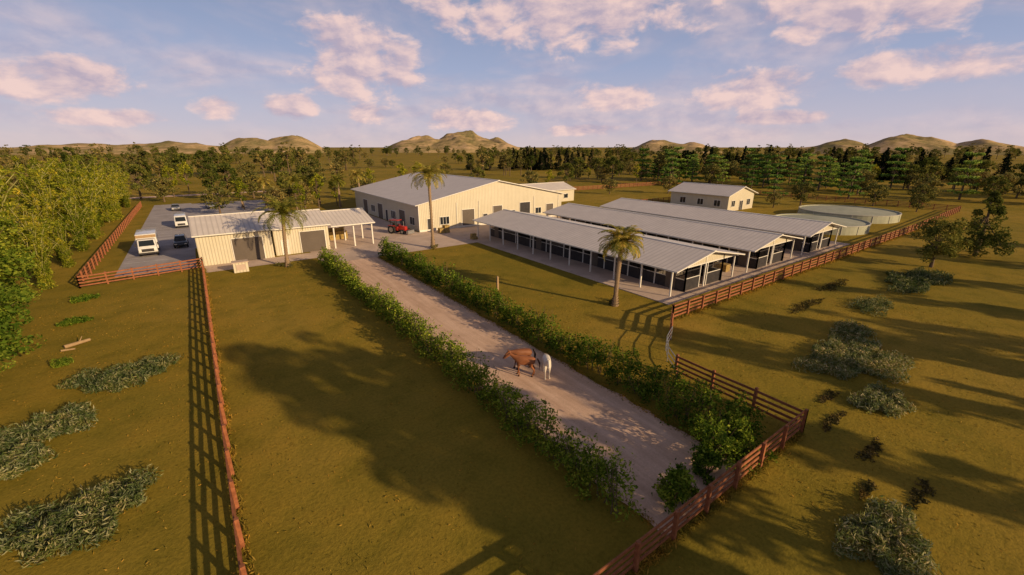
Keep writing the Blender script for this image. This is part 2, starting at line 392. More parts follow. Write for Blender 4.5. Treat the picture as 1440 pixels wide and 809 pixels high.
s = QM(); s.box(2.0, 3.6, 62.2, 63.2, 0, 1.25, 0); s.box(1.9, 3.7, 62.1, 63.3, 1.25, 1.35, 1); s.box(2.3, 3.3, 62.17, 62.198, .3, 1, 1)
s.obj('utility_box', [M['wallF'], M['concrete']])

def stable(x0, y0=25, y1=63.5, w=12.4):
    S = empty('stable_block')
    x1 = x0+w; xm = (x0+x1)/2; E = 2.95; Rg = 4.15
    roof_y(S, x0, x1, y0, y1, E, Rg, 0.35, 0.12, 0.9)
    s = QM(); n = 10
    for i in range(n+1):
        y = y0+(y1-y0)*i/n
        for x in (x0+.08, x1-.08): s.box(x-.07, x+.07, y-.07, y+.07, 0.08, E-.05)
    for x in (x0+.08, x1-.08): s.box(x-.045, x+.045, y0+.08, y1-.08, E-.24, E-.06)
    for y in (y0, y1):
        for xx in (x0+2.6, xm, x1-2.6): s.box(xx-.07, xx+.07, y-.07, y+.07, .08, E+(Rg-E)*(1-abs(xx-xm)/(w/2))-.02)
        s.box(x0+.15, x1-.15, y-.05, y+.05, E-.22, E-.08)
    s.obj('posts', [M['trim']], S)
    g = QM()
    for y in (y0-.02, y1+.02): g.quads([[(x0+.5, y, E-.07), (xm, y, E-.07), (x1-.5, y, E-.07), (xm, y, Rg-.08)]])
    g.obj('gable_infill', [M['wallF']], S)
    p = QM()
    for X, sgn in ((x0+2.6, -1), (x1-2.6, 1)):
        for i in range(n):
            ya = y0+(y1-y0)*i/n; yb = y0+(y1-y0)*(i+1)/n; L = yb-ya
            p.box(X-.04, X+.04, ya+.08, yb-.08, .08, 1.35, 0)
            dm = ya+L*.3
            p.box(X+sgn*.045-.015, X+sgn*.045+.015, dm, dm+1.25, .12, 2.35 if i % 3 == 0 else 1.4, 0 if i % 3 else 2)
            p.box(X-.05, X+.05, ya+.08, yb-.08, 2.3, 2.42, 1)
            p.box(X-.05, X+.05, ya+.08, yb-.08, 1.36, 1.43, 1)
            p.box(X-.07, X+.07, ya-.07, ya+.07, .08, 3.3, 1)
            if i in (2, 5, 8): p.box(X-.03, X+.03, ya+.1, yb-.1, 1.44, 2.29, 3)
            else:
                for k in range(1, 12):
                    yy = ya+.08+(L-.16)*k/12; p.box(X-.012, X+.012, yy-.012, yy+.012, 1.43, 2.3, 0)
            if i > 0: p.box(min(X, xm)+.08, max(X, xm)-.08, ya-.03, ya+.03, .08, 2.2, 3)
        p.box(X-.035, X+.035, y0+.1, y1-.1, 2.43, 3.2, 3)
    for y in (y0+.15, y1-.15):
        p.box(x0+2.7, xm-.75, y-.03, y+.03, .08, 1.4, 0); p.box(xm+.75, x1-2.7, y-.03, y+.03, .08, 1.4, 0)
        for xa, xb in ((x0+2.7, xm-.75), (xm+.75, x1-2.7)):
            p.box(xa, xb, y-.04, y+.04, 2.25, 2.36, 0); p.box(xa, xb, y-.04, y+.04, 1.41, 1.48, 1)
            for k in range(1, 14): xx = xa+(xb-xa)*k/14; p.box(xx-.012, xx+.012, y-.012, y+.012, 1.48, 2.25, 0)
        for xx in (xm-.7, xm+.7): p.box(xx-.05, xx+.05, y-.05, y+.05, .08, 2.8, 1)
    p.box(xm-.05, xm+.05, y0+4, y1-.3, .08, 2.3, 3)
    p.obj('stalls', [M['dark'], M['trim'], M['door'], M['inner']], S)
for x in (38.3, 54.0, 69.8): stable(x)

H = empty('farm_house'); gable_y(H, 104, 116, 55, 71, 3.9, 5.6, 0.8)
for y in (57, 61.5, 66.5): opening_side(H, y, y+1.6, 1.1, 2.5, 104, M['glass'], 'window', 1)
for x, z0 in ((105.5, 1.1), (109.3, 0), (112.8, 1.1)): opening_front(H, x, x+1.5, z0, 2.5 if z0 else 2.3, 55, M['glass'] if z0 else M['dark'], 'window' if z0 else 'door', 1)
T = empty('feed_shed'); gable_x(T, 72, 90, 94, 104, 3.4, 4.9)
opening_front(T, 75, 78, 0, 2.8, 94, M['door'], 'roller_door'); opening_front(T, 81, 84, 0, 2.8, 94, M['door'], 'roller_door'); opening_front(T, 86, 87.5, 1, 2.2, 94, M['glass'])

def tank(x, y, r, h):
    o = empty('round_water_tank', (x, y, 0)); s = QM(); n = 64
    for i in range(n):
        a0, a1 = 2*math.pi*i/n, 2*math.pi*(i+1)/n
        c0, s0, c1, s1 = math.cos(a0), math.sin(a0), math.cos(a1), math.sin(a1)
        for rr, z0, z1, mi in ((r, 0, h, 0), (r-.12, h-.35, h, 0)):
            s.quads([[(rr*c0, rr*s0, z0), (rr*c1, rr*s1, z0), (rr*c1, rr*s1, z1), (rr*c0, rr*s0, z1)]], mi)
        s.quads([[((r+.06)*c0, (r+.06)*s0, h+.02), ((r+.06)*c1, (r+.06)*s1, h+.02), ((r-.14)*c1, (r-.14)*s1, h+.02), ((r-.14)*c0, (r-.14)*s0, h+.02)]], 1)
        s.quads([[((r+.06)*c0, (r+.06)*s0, h-.1), ((r+.06)*c1, (r+.06)*s1, h-.1), ((r+.06)*c1, (r+.06)*s1, h+.02), ((r+.06)*c0, (r+.06)*s0, h+.02)]], 1)
        if i % 4 == 0: s.box(r*c0-.06, r*c0+.06, r*s0-.06, r*s0+.06, 0, h-.05, 1)
        if i % 2 == 0:
            a2 = 2*math.pi*(i+2)/n
            s.quads([[(0, 0, h+.25), ((r-.12)*c0, (r-.12)*s0, h-.2), ((r-.12)*c1, (r-.12)*s1, h-.2), ((r-.12)*math.cos(a2), (r-.12)*math.sin(a2), h-.2)]], 2)
    s.obj('shell', [M['tank'], M['tankrim'], M['tank']], o)
tank(97.5, 33, 7.8, 1.6); tank(118, 35, 9.2, 1.6)

# ------------------------------------------------------------ vehicles
def smooth_obj(o, bev=0.05):
    md = o.modifiers.new('b', 'BEVEL'); md.width = bev; md.segments = 3; md.limit_method = 'ANGLE'; md.angle_limit = R(25)
    for p in o.data.polygons: p.use_smooth = True
    return o
def prism(name, prof, w0, w1, mats, root, zmid=None, bev=0.06):
    zs = [p[1] for p in prof]; a, b_ = min(zs), max(zs); n = len(prof)
    hw = lambda z: w0+(w1-w0)*((z-a)/(b_-a))
    v = [(-hw(z), y, z) for y, z in prof]+[(hw(z), y, z) for y, z in prof]
    f = [tuple(range(n))[::-1], tuple(range(n, 2*n))]+[(i, (i+1) % n, n+(i+1) % n, n+i) for i in range(n)]
    me = bpy.data.meshes.new(name); me.from_pydata(v, [], f)
    for x in mats: me.materials.append(x)
    o = place(me, name, parent=root); return smooth_obj(o, bev)
def wheels(root, pos, r=0.33, w=0.22, rim='metal'):
    for i, (x, y, rr) in enumerate(pos):
        s = QM(); s.cone((x-w/2, y, rr), (x+w/2, y, rr), rr, rr, 20, 0, True)
        sx = 1 if x > 0 else -1
        s.cone((x+sx*(w/2), y, rr), (x+sx*(w/2+.015), y, rr), rr*.6, rr*.55, 12, 1, True)
        s.obj('wheel_%d' % (i+1), [M['rubber'], M[rim]], root)
def car(loc, rot, col, suv=False):
    C = empty('parked_car', loc, rot); k = 1.12 if suv else 1.0
    prism('body', [(-2.2, .32), (-2.25, .6), (-2.15, .78*k), (-1.1, .95*k), (1.9, .98*k), (2.2, .85*k), (2.22, .35)], .9, .84, [M[col]], C)
    prism('windows', [(-1.15, .94*k), (-.45, 1.42*k), (1.35 if not suv else 1.75, 1.42*k), (1.95, .97*k)], .8, .62, [M['glass']], C, bev=.03)
    prism('roof', [(-.5, 1.40*k), (-.35, 1.46*k), (1.2 if not suv else 1.65, 1.46*k), (1.35 if not suv else 1.8, 1.40*k)], .66, .6, [M[col]], C, bev=.02)
    wheels(C, [(x, y, .33) for x in (-.82, .82) for y in (-1.4, 1.35)])
    s = QM()
    for x in (-.62, .62): s.box(x-.17, x+.17, -2.27, -2.2, .62, .74, 0); s.box(x-.17, x+.17, 2.17, 2.24, .65, .78, 1)
    s.box(-.4, .4, -2.275, -2.22, .42, .58, 2); s.obj('lights', [M['trim'], M['red'], M['dark']], C)
def van(loc, rot):
    C = empty('parked_van', loc, rot)
    prism('body', [(-2.75, .4), (-2.8, .95), (-2.55, 1.25), (-1.85, 2.1), (-1.6, 2.3), (3.0, 2.35), (3.05, .4)], 1.02, .93, [M['white']], C, bev=.1)
    s = QM(); s.quads([[(-.82, -2.54, 1.32), (.82, -2.54, 1.32), (.76, -1.93, 2.06), (-.76, -1.93, 2.06)]], 0)
    for sx in (-1, 1): s.quads([[(sx*1.0, -2.2, 1.35), (sx*1.0, -.9, 1.35), (sx*.965, -.9, 1.95), (sx*.965, -1.75, 1.95)]], 0)
    s.box(-.6, .6, -2.83, -2.76, .6, .95, 2)
    for x in (-.8, .8): s.box(x-.16, x+.16, -2.84, -2.74, .78, 1.0, 1)
    s.box(-1, 1, -2.88, -2.7, .35, .5, 2)
    s.obj('windows_and_grille', [M['glass'], M['trim'], M['dark']], C)
    wheels(C, [(x, y, .37) for x in (-.93, .93) for y in (-1.9, 1.9)])
def truck(loc, rot):
    C = empty('horse_truck', loc, rot)
    prism('cab', [(-3.6, .5), (-3.65, 1.2), (-3.4, 1.45), (-2.95, 2.35), (-1.8, 2.4), (-1.8, .5)], 1.1, 1.0, [M['white']], C, bev=.09)
    prism('box_body', [(-1.75, .75), (-1.75, 2.95), (3.6, 2.95), (3.6, .75)], 1.2, 1.18, [M['white']], C, bev=.06)
    prism('chassis', [(-3.3, .4), (-3.3, .7), (3.5, .7), (3.5, .4)], .8, .8, [M['dark']], C, bev=.02)
    s = QM(); s.quads([[(-.88, -3.41, 1.52), (.88, -3.41, 1.52), (.82, -3.03, 2.26), (-.82, -3.03, 2.26)]], 0)
    for sx in (-1, 1):
        s.quads([[(sx*1.085, -3.1, 1.5), (sx*1.085, -2.1, 1.5), (sx*1.02, -2.1, 2.2), (sx*1.02, -2.85, 2.2)]], 0)
        s.box(sx*1.25-.08, sx*1.25+.08, -3.2, -3.12, 1.5, 1.9, 2)
        for y in (-.6, 1, 2.6): s.box(sx*1.2-.02 if sx < 0 else sx*1.185, sx*1.2 if sx < 0 else sx*1.215, y-.5, y+.5, 1.9, 2.4, 0)
    s.box(-.7, .7, -3.7, -3.62, .75, 1.15, 2)
    for x in (-.85, .85): s.box(x-.15, x+.15, -3.72, -3.6, .8, 1.05, 1)
    s.box(-1.1, 1.1, -3.78, -3.58, .42, .62, 2)
    s.box(-1.15, 1.15, -1.8, -1.76, 2.45, 2.85, 3)
    s.obj('windows_and_grille', [M['glass'], M['trim'], M['dark'], M['timber_pale']], C)
    wheels(C, [(x, y, .42) for x in (-.98, .98) for y in (-2.7, 2.1)], w=.28)
truck((-7.3, 83, 0.015), 0.03); car((-3.5, 85.5, 0.015), 0, 'black', True); van((-3.6, 107.5, 0.015), 0.02)
for i, (x, y) in enumerate([(-5, 137), (2.2, 137)]):
    car((x, y, .015), random.uniform(-.1, .1), ['silver', 'silver'][i])
C = empty('red_tractor', (28.6, 75.5, .02), 0.5)
prism('hood', [(-1.9, .7), (-1.9, 1.35), (-.4, 1.5), (-.4, .7)], .38, .34, [M['red']], C)
prism('cab_base', [(-.4, .55), (-.4, 1.25), (1.2, 1.25), (1.2, .55)], .5, .5, [M['red']], C)
s = QM()
for x in (-.55, .55):
    for y in (-.3, 1.15): s.beam((x, y, 1.2), (x*.92, y+.03, 2.35), .07, .07, 0)
    s.box(x*1.55-.22, x*1.55+.22, .1, 1.4, 1.42, 1.5, 2); s.beam((x*.8, -.2, 1.0), (x*.8, -2.6, .6), .1, .12, 2)
s.box(-.68, .68, -.45, 1.35, 2.35, 2.45, 2); s.box(-.25, .25, .4, .95, 1.25, 1.75, 0); s.box(-.85, .85, -3.0, -2.55, .15, .75, 1)
s.cone((.2, -1.2, 1.4), (.2, -1.2, 2.2), .04, .04, 8, 1); s.cone((0, 0.0, 1.45), (0, .12, 1.7), .03, .03, 6, 0)
s.obj('cab_frame_and_loader', [M['dark'], M['metal'], M['red']], C)
wheels(C, [(-.85, .75, .75), (.85, .75, .75)], w=.42); wheels(C, [(-.6, -1.45, .42), (.6, -1.45, .42)], w=.26)

# ------------------------------------------------------------ horses
def horse(loc, rot, c1, c2, manec, head_down=0.0, sc=1.0):
    body = noisy('horse_coat', c1, c2, 2.5, 0.6, 0.1); mane = noisy('horse_mane', manec, tuple(x*1.6 for x in manec), 6, 0.8)
    Hs = empty('horse', loc, rot); Hs.scale = (sc,)*3; hd = head_down
    V = []; E = []; Rr = []
    def add(p, r, par=None):
        V.append(p); Rr.append(r)
        if par is not None: E.append((par, len(V)-1))
        return len(V)-1
    pel = add((-.50, 0, 1.27), (.27, .27)); mid = add((-.05, 0, 1.2), (.27, .30), pel); ch = add((.38, 0, 1.2), (.25, .31), mid)
    nb = add((.62, 0, 1.38-.1*hd), (.15, .22), ch); nm = add((.84, 0, 1.62-.5*hd), (.10, .16), nb); po = add((1.0, 0, 1.86-.85*hd), (.085, .12), nm)
    fc = add((1.2, 0, 1.72-.95*hd), (.075, .095), po); add((1.42, 0, 1.52-1.0*hd), (.05, .058), fc)
    rp = add((-.74, 0, 1.25), (.16, .18), pel)
    for sd in (-1, 1):
        a = add((-.52, sd*.15, 1.05), (.14, .17), pel); b_ = add((-.42, sd*.17, .84), (.10, .12), a)
        c = add((-.66, sd*.16, .52), (.055, .07), b_); d = add((-.60+.05*sd, sd*.16, .16), (.038, .04), c); add((-.55+.05*sd, sd*.16, .04), (.055, .055), d)
        a = add((.40, sd*.14, .98), (.11, .14), ch); b_ = add((.42, sd*.15, .54), (.055, .06), a)
        c = add((.42-.06*sd, sd*.15, .16), (.036, .038), b_); add((.47-.06*sd, sd*.15, .04), (.052, .055), c)
    me = bpy.data.meshes.new('horse_body'); me.from_pydata(V, E, []); me.materials.append(body)
    o = place(me, 'body', parent=Hs)
    md = o.modifiers.new('s', 'SKIN'); md.use_smooth_shade = True
    for i, r in enumerate(Rr): me.skin_vertices[0].data[i].radius = r
    me.skin_vertices[0].data[0].use_root = True
    ss = o.modifiers.new('ss', 'SUBSURF'); ss.levels = 2; ss.render_levels = 2
    s = QM()
    for sd in (-1, 1): s.cone((1.0, sd*.06, 1.92-.85*hd), (1.02, sd*.08, 2.08-.85*hd), .04, .005, 6, 1)
    N = 14
    for i in range(N):
        t = i/(N-1); p = Vector((.55+.47*t, .02, 1.58+.36*t-(.15+.72*t)*hd)); s.beam(p, p+Vector((-.07, -.12, -.22)), .05, .07, 0)
    for i in range(10):
        y = (i-4.5)*.016; s.cone((-.86, y, 1.3), (-1.02, y*1.6, .95), .03, .04, 5, 0); s.cone((-1.02, y*1.6, .95), (-.98, y*1.2, .5), .04, .008, 5, 0)
    for x, y in ((-.50, .16), (-.60, -.16), (.41, .15), (.53, -.15)): s.cone((x, y, 0), (x-.02, y, .1), .07, .055, 10, 0, True)
    s.obj('mane_tail_hooves', [mane, body], Hs)
lat = math.atan2(-.5835, .8121)
horse((16.1, 20.9, .01), lat+math.pi-.1, (.22, .075, .028), (.33, .125, .05), (.05, .02, .01), 0.3)
horse((16.6, 21.9, .01), lat+math.pi+.35, (.16, .055, .022), (.24, .09, .035), (.02, .012, .008), 0.55)
horse((17.3, 20.0, .01), R(236), (.66, .58, .48), (.78, .71, .6), (.5, .44, .37), 0.2, .97)

# ------------------------------------------------------------ vegetation
def tree_mesh(name, kind, h, cr, th, ncl, nlf, ls, mat, seed, tr=0.22, clr=0.32, asp=0.5, bark=None):
    g = np.random.RandomState(seed); s = QM()
    zc = (th+h)/2; hz = (h-th)/2; cl = []
    for i in range(ncl):
        if kind == 'round':
            d = g.normal(size=3); d /= np.linalg.norm(d); rr = g.uniform(.35, 1)**.6*g.uniform(.8, 1.1)
            cl.append([d[0]*cr*rr, d[1]*cr*rr, zc+d[2]*hz*rr*.92, cr*clr*g.uniform(.6, 1.3)])
        elif kind == 'cone':
            t = g.uniform(0, 1)**1.3; a = g.uniform(0, 6.28); rr = cr*(1-t)**.8*g.uniform(.5, 1)
            cl.append([math.cos(a)*rr, math.sin(a)*rr, th+(h-th)*t, cr*clr*(1.15-t*.8)])
        elif kind == 'layer':
            t = (i % 6)/5; a = g.uniform(0, 6.28); rr = cr*(1-.65*t)*g.uniform(.2, 1)
            cl.append([math.cos(a)*rr, math.sin(a)*rr, th+(h-th)*t*.95+g.normal()*.12, cr*clr])
    if kind == 'plume':
        for i in range(ncl//6):
            a = g.uniform(0, 6.28); H_ = h*g.uniform(.6, 1.05); ln = cr*g.uniform(.15, 1)
            for t in np.linspace(.12, 1, 6):
                rr = ln*(.25*t+.75*t**2.5); zz = H_*(t-.1*t**4)
                cl.append([math.cos(a)*rr+g.normal()*.12, math.sin(a)*rr+g.normal()*.12, zz, cr*clr*(1.15-.75*t)*g.uniform(.8, 1.2)])
    cl = np.array(cl)
    lean = g.normal(size=2)*.02*h; top = (lean[0], lean[1], th+(h-th)*(.45 if kind == 'round' else .93))
    midp = (lean[0]*.3+g.normal()*.1, lean[1]*.3, top[2]*.5)
    if kind == 'plume':
        for i in range(0, len(cl), 6):
            P = [(cl[i][0]*.3, cl[i][1]*.3, 0)]+[tuple(c[:3]) for c in cl[i:i+6]]
            for p0, p1 in zip(P[:-1], P[1:]): s.cone(p0, p1, .05, .035, 5, 1)
    else:
        s.cone((0, 0, -.2), midp, tr*1.3, tr*.9, 8, 1); s.cone(midp, top, tr*.9, tr*.3, 8, 1)
        for c in cl[:: max(1, ncl//14)]:
            t = g.uniform(.35, .9) if kind == 'round' else min(.98, c[2]/top[2]*.95)
            st = Vector(midp).lerp(Vector(top), t); s.cone(st, (c[0], c[1], c[2]), tr*.35, tr*.08, 5, 1)
    for c in cl:
        k = max(6, int(nlf/ncl*g.uniform(.5, 1.5)))
        p = g.normal(size=(k, 3)); p /= np.linalg.norm(p, axis=1)[:, None]; p *= (g.uniform(.3, 1, size=(k, 1))**.5)*c[3]
        p[:, 2] *= .35 if kind == 'layer' else (1.1 if kind == 'plume' else .75)
        s.leaves(p+c[:3], ls, 0, asp, 0, g)
    return s.mesh(name, [mat, bark or M['bark']])

def palm(loc, h, seed, cr=3.0, nf=46):
    g = np.random.RandomState(seed); s = QM(); N = 12; lean = g.normal(size=2)*.25
    P = [Vector((lean[0]*t**2, lean[1]*t**2, h*t)) for t in np.linspace(0, 1, N*2+1)]
    for i, (a, b_) in enumerate(zip(P[:-1], P[1:])):
        r0 = .22+.16*max(0, 1-i/4); s.cone(a-Vector((0, 0, .03)), b_, r0*.86, r0*1.1 if i < N*2-3 else r0*1.6, 10, 1)
    top = P[-1]
    for i in range(nf):
        az = i*2.399+g.normal()*.15; u = i/nf; el0 = R(80-85*u)+g.normal()*.08; L = cr*g.uniform(.85, 1.15)
        d = Vector((math.cos(az), math.sin(az), 0)); pts = []; p = top.copy()+Vector((0, 0, .1)); el = el0
        K = 12
        for k in range(K+1):
            pts.append(p.copy()); st = L/K; p = p+(d*math.cos(el)+Vector((0, 0, math.sin(el))))*st; el -= (.085+.016*k)*(.9+.2*u)
        sd = Vector((-d.y, d.x, 0)); q = []
        for k in range(K):
            a, b_ = pts[k], pts[k+1]; t = (k+.5)/K; w = .62*math.sin(math.pi*min(.97, .15+t*.85))**.6
            s.beam(a, b_, .05*(1-t)+.014, .03, 0)
            for m_ in range(2):
                c = a.lerp(b_, m_/2)
                for sg in (-1, 1):
                    tip = c+sd*sg*w*g.uniform(.8, 1.1)+(b_-a).normalized()*w*.55+Vector((0, 0, -w*g.uniform(.05, .35)))
                    f = (b_-a).normalized()*.07
                    q.append([tuple(c-f), tuple((c+tip)/2-f*.9), tuple(tip), tuple((c+tip)/2+f*.9)])
        s.quads([[tuple(v) for v in f] for f in q], 0)
    return s.obj('palm_tree', [M['palm'], M['palmbark']], loc=loc)
palm((8, 61.8, 0), 6.8, 1, 3.7, 40); palm((28.4, 60.6, 0), 10.8, 2, 3.5, 40); palm((31.7, 26.6, 0), 6.2, 3, 2.6, 46)

def hedge(x, y0, y1, name='hedge', hw=.75, h=1.8, nper=600, ls=.17):
    s = QM(); y = y0
    while y < y1:
        near = max(.35, min(1, 26/(y+6)))
        hh = h*random.choice([random.uniform(.55, .9), random.uniform(.9, 1.25), random.uniform(1.1, 1.45)]); w = hw*random.uniform(.7, 1.35); cx = x+random.uniform(-.28, .28)
        for j in range(5):
            s.cone((cx+random.uniform(-.15, .15), y+random.uniform(-.2, .2), 0), (cx+random.uniform(-.6, .6), y+random.uniform(-.5, .5), hh*random.uniform(.8, 1.15)), .025, .008, 4, 1)
        ncl = 12
        for c in range(ncl):
            cz = hh*random.uniform(.10, 1.0); cc = np.array([cx+random.uniform(-w, w)*(1-.35*cz/hh), y+random.uniform(-.6, .6), cz])
            sg = random.uniform(.11, .24)
            n_ = int(nper/ncl*near*random.uniform(.5, 1.3)*(sg/.19)); p = rs.normal(size=(n_, 3))*[sg, sg, sg*1.15]+cc
            p = p[p[:, 2] > .03]; s.leaves(p, ls/math.sqrt(near), 0, .5)
        y += .62
    s.obj(name, [M['hedge'], M['bark']])
hedge(12.3, 9.2, 61); hedge(20.6, 9.5, 61, h=1.95, hw=.85)
def shrub(loc, h, r, n, mat='hedge', name='shrub', ls=.17):
    s = QM()
    for j in range(9): s.cone((0, 0, 0), (random.uniform(-r, r)*.7, random.uniform(-r, r)*.7, h*random.uniform(.6, .95)), .03, .008, 4, 1)
    for c in range(18):
        cc = np.array([random.gauss(0, r*.5), random.gauss(0, r*.5), h*random.uniform(.1, 1.0)])
        p = rs.normal(size=(n//18, 3))*r*random.uniform(.13, .24)+cc; p = p[p[:, 2] > .02]; s.leaves(p, ls, 0, .5)
    s.obj(name, [M[mat], M['bark']], loc=loc)
for x, y, h, r in [(14.5, 8.1, 1.6, .8), (15.4, 8.3, 1.3, .7), (18.4, 8.6, 2.0, 1.0), (19.8, 8.9, 2.2, 1.1), (21.3, 9.2, 2.0, 1.0), (20.3, 8.0, 1.4, .8), (17.4, 8.2, 1.5, .7)]:
    shrub((x, y, 0), h, r, 1500)
for x, y in [(8, 61.8), (28.4, 60.6), (31.7, 26.6)]:
    for k in range(4): shrub((x+random.uniform(-.9, .9), y+random.uniform(-.9, .9), 0), .45, .4, 160, 'olive', 'groundcover_plant', .16)

bam = [tree_mesh('bamboo%d' % i, 'plume', 10.5, 3.3, .3, 84, 3900, .34, M['bamboo'], 20+i, .1, .27, .38, M['bamboocane']) for i in range(4)]
y = 67
while y < 165:
    for x in (-15.6, -20.2, -25.5):
        if random.random() < .1: continue
        place(random.choice(bam), 'bamboo_clump', (x+random.uniform(-1.3, .8), y+random.uniform(-2, 2), 0), random.uniform(0, 6), random.choice([random.uniform(.55, .8), random.uniform(.85, 1.25)])*(.92 if x > -17 else 1.08))
    y += 5.4
dk = [tree_mesh('side_tree%d' % i, 'round', 10.5, 3.2, .6, 58, 5600, .28, M['side'], 40+i, .2, .27) for i in range(3)]
for x, y, sc in [(-12.1, 31.5, .75), (-12.7, 36.5, .95), (-13.6, 42, .85), (-14.6, 47.5, 1.05), (-15.9, 54, .9), (-17.2, 60, 1.15), (-19.5, 50, 1.25), (-21, 58, 1.25), (-17.8, 43, 1.1)]:
    place(random.choice(dk), 'roadside_tree', (x, y, 0), random.uniform(0, 6), sc)

LIB = {
 'b1': tree_mesh('broad1', 'round', 12, 4.4, 2.2, 40, 1700, .75, M['leaf'], 51, .28, .26),
 'b2': tree_mesh('broad2', 'round', 14, 4.0, 3.0, 36, 1600, .75, M['leaf'], 52, .28, .27),
 'b3': tree_mesh('broad3', 'round', 9, 4.2, 1.4, 32, 1500, .68, M['olive'], 53, .25, .27),
 'e1': tree_mesh('euc1', 'round', 16, 3.6, 5.0, 30, 1300, .72, M['olive'], 54, .25, .25),
 'p1': tree_mesh('pine1', 'layer', 13, 4.4, 2.0, 60, 2000, .75, M['pine'], 55, .25, .24),
 'p2': tree_mesh('pine2', 'layer', 15, 5.0, 2.6, 60, 2000, .8, M['pine'], 56, .25, .22),
 'c1': tree_mesh('cyp1', 'cone', 14, 2.6, .5, 50, 1500, .75, M['cypress'], 57, .25, .42),
 'c2': tree_mesh('cyp2', 'cone', 12, 3.0, .5, 50, 1500, .75, M['cypress'], 58, .25, .42),
 's1': tree_mesh('slim1', 'round', 9, 1.8, 2.0, 26, 1200, .42, M['bamboo'], 59, .12, .35),
}
nearT = tree_mesh('near_tree', 'cone', 8.4, 3.3, .9, 80, 6500, .3, M['leaf'], 61, .2, .26)
nearT2 = tree_mesh('near_tree2', 'round', 8.0, 2.9, .8, 70, 6000, .3, M['leaf'], 62, .2, .26)
place(nearT2, 'paddock_tree', (76.5, 12.2, 0), 0, .9); place(nearT, 'paddock_tree', (90, 10.2, 0), 2, 1.08)
for k, x, y, sc in [('b3', 3.6, 122, .75), ('s1', 9, 128, .9), ('b3', 15, 118, .7), ('b2', 20, 130, .7), ('s1', 25, 120, 1.0), ('e1', 27, 128, .75), ('b3', -8, 160, .8), ('s1', -6, 172, 1.1), ('s1', -2, 185, 1.2),
        ('s1', 30, 122, .9), ('b3', 14, 155, .9), ('b1', 30, 160, .8), ('s1', 60, 150, 1.1), ('s1', 70, 160, 1.1), ('b3', 102, 130, .8), ('b3', 120, 60, .5), ('b3', 121, 52, .5), ('b3', 132, 50, .7), ('b3', 146, 38, .7), ('b3', 152, 30, .7),
        ('p1', 143, 62, .8), ('b3', 170, 33, .8), ('p1', 160, 48, .9), ('b3', 185, 10, .8), ('p2', 185, 28, .9), ('b3', 141, 28, .5), ('s1', 96, 112, .9), ('b3', 86, 108, .6),
        ('b2', 4, 158, .8), ('s1', 20, 116, .8), ('b3', 22, 122, .8), ('b1', 8, 165, .9), ('b3', 24, 150, .9), ('e1', 38, 150, .8), ('s1', 45, 140, 1), ('b3', 40, 132, .8), ('b1', -14, 172, .9), ('b3', 50, 160, .8), ('b1', 85, 140, .7), ('b3', 112, 100, .6), ('b3', 130, 90, .7), ('b1', 120, 130, .8)]:
    place(LIB[k], 'yard_tree', (x, y, 0), random.uniform(0, 6), sc)
for i in range(6): palm((9+i*5.2, 122+random.uniform(-6, 12), 0), random.uniform(5, 8), 30+i, 3, 30)

forest = empty('distant_trees')
def ft(k, az, D, sc):
    a = R(az); place(LIB[k], 'tree', (D*math.sin(a), D*math.cos(a), 0), random.uniform(0, 6), sc*random.uniform(.75, 1.2), forest)
def ok(az, D):
    a = R(az); x, y = D*math.sin(a), D*math.cos(a)
    return not (-30 < x < 130 and y < 165) and D > 150
for i in range(44):
    az = random.uniform(-24, 94); D = random.uniform(200, 430); ks = random.choice([['b1', 'b2'], ['b3'], ['e1', 'b3'], ['b1', 'b3', 's1']])
    for j in range(random.randint(3, 9)):
        a2, d2 = az+random.gauss(0, 2.4)*200/D*1.4, D+random.gauss(0, 8)
        if ok(a2, d2): ft(random.choice(ks), a2, d2, .85)
for c in range(26):
    az = random.uniform(-26, 96); D = random.uniform(430, 700)
    for j in range(9): ft(random.choice(['b1', 'b2', 'e1', 'b3']), az+random.gauss(0, 2.6), D+random.gauss(0, 12), 1.0)
for i in range(230): ft(random.choice(['b1', 'b2', 'e1', 'b3']), random.uniform(-26, 96), random.uniform(720, 980), 1.15)
for i in range(44): ft(random.choice(['b1', 'b2', 'e1', 'b3']), random.uniform(-24, 14), random.uniform(200, 330), 1.0)
for i in range(34): ft(random.choice(['c1', 'c2']), random.uniform(30, 46), random.uniform(300, 330), .95)
for i in range(66): ft(random.choice(['c1', 'c2']), random.uniform(56, 84), random.uniform(275, 300), .95)
for i in range(40): ft(random.choice(['p1', 'p2']), random.uniform(50, 77), random.uniform(190, 235), .85)
for i in range(18): ft(random.choice(['b1', 'b3', 'b3']), random.uniform(72, 92), random.uniform(180, 260), .8)

# trees standing behind the viewpoint (they throw the long evening shadows)
sh = [tree_mesh('tall%d' % i, 'round', 18, 2.6, 4, 50, 3000, .6, M['leaf'], 70+i, .3, .36) for i in range(2)]
for x, y, sc in [(19.5, -10, 1.0), (24, -13, 1.05), (36, -25, 1.05), (46, -21, .95), (57, -26, 1.0), (70, -19, .9), (84, -27, 1.0), (98, -21, .95), (114, -14, .9), (65, -34, 1), (22, -19, 1.1), (52, -16, .8)]:
    place(random.choice(sh), 'tall_tree', (x, y, 0), random.uniform(0, 6), sc)

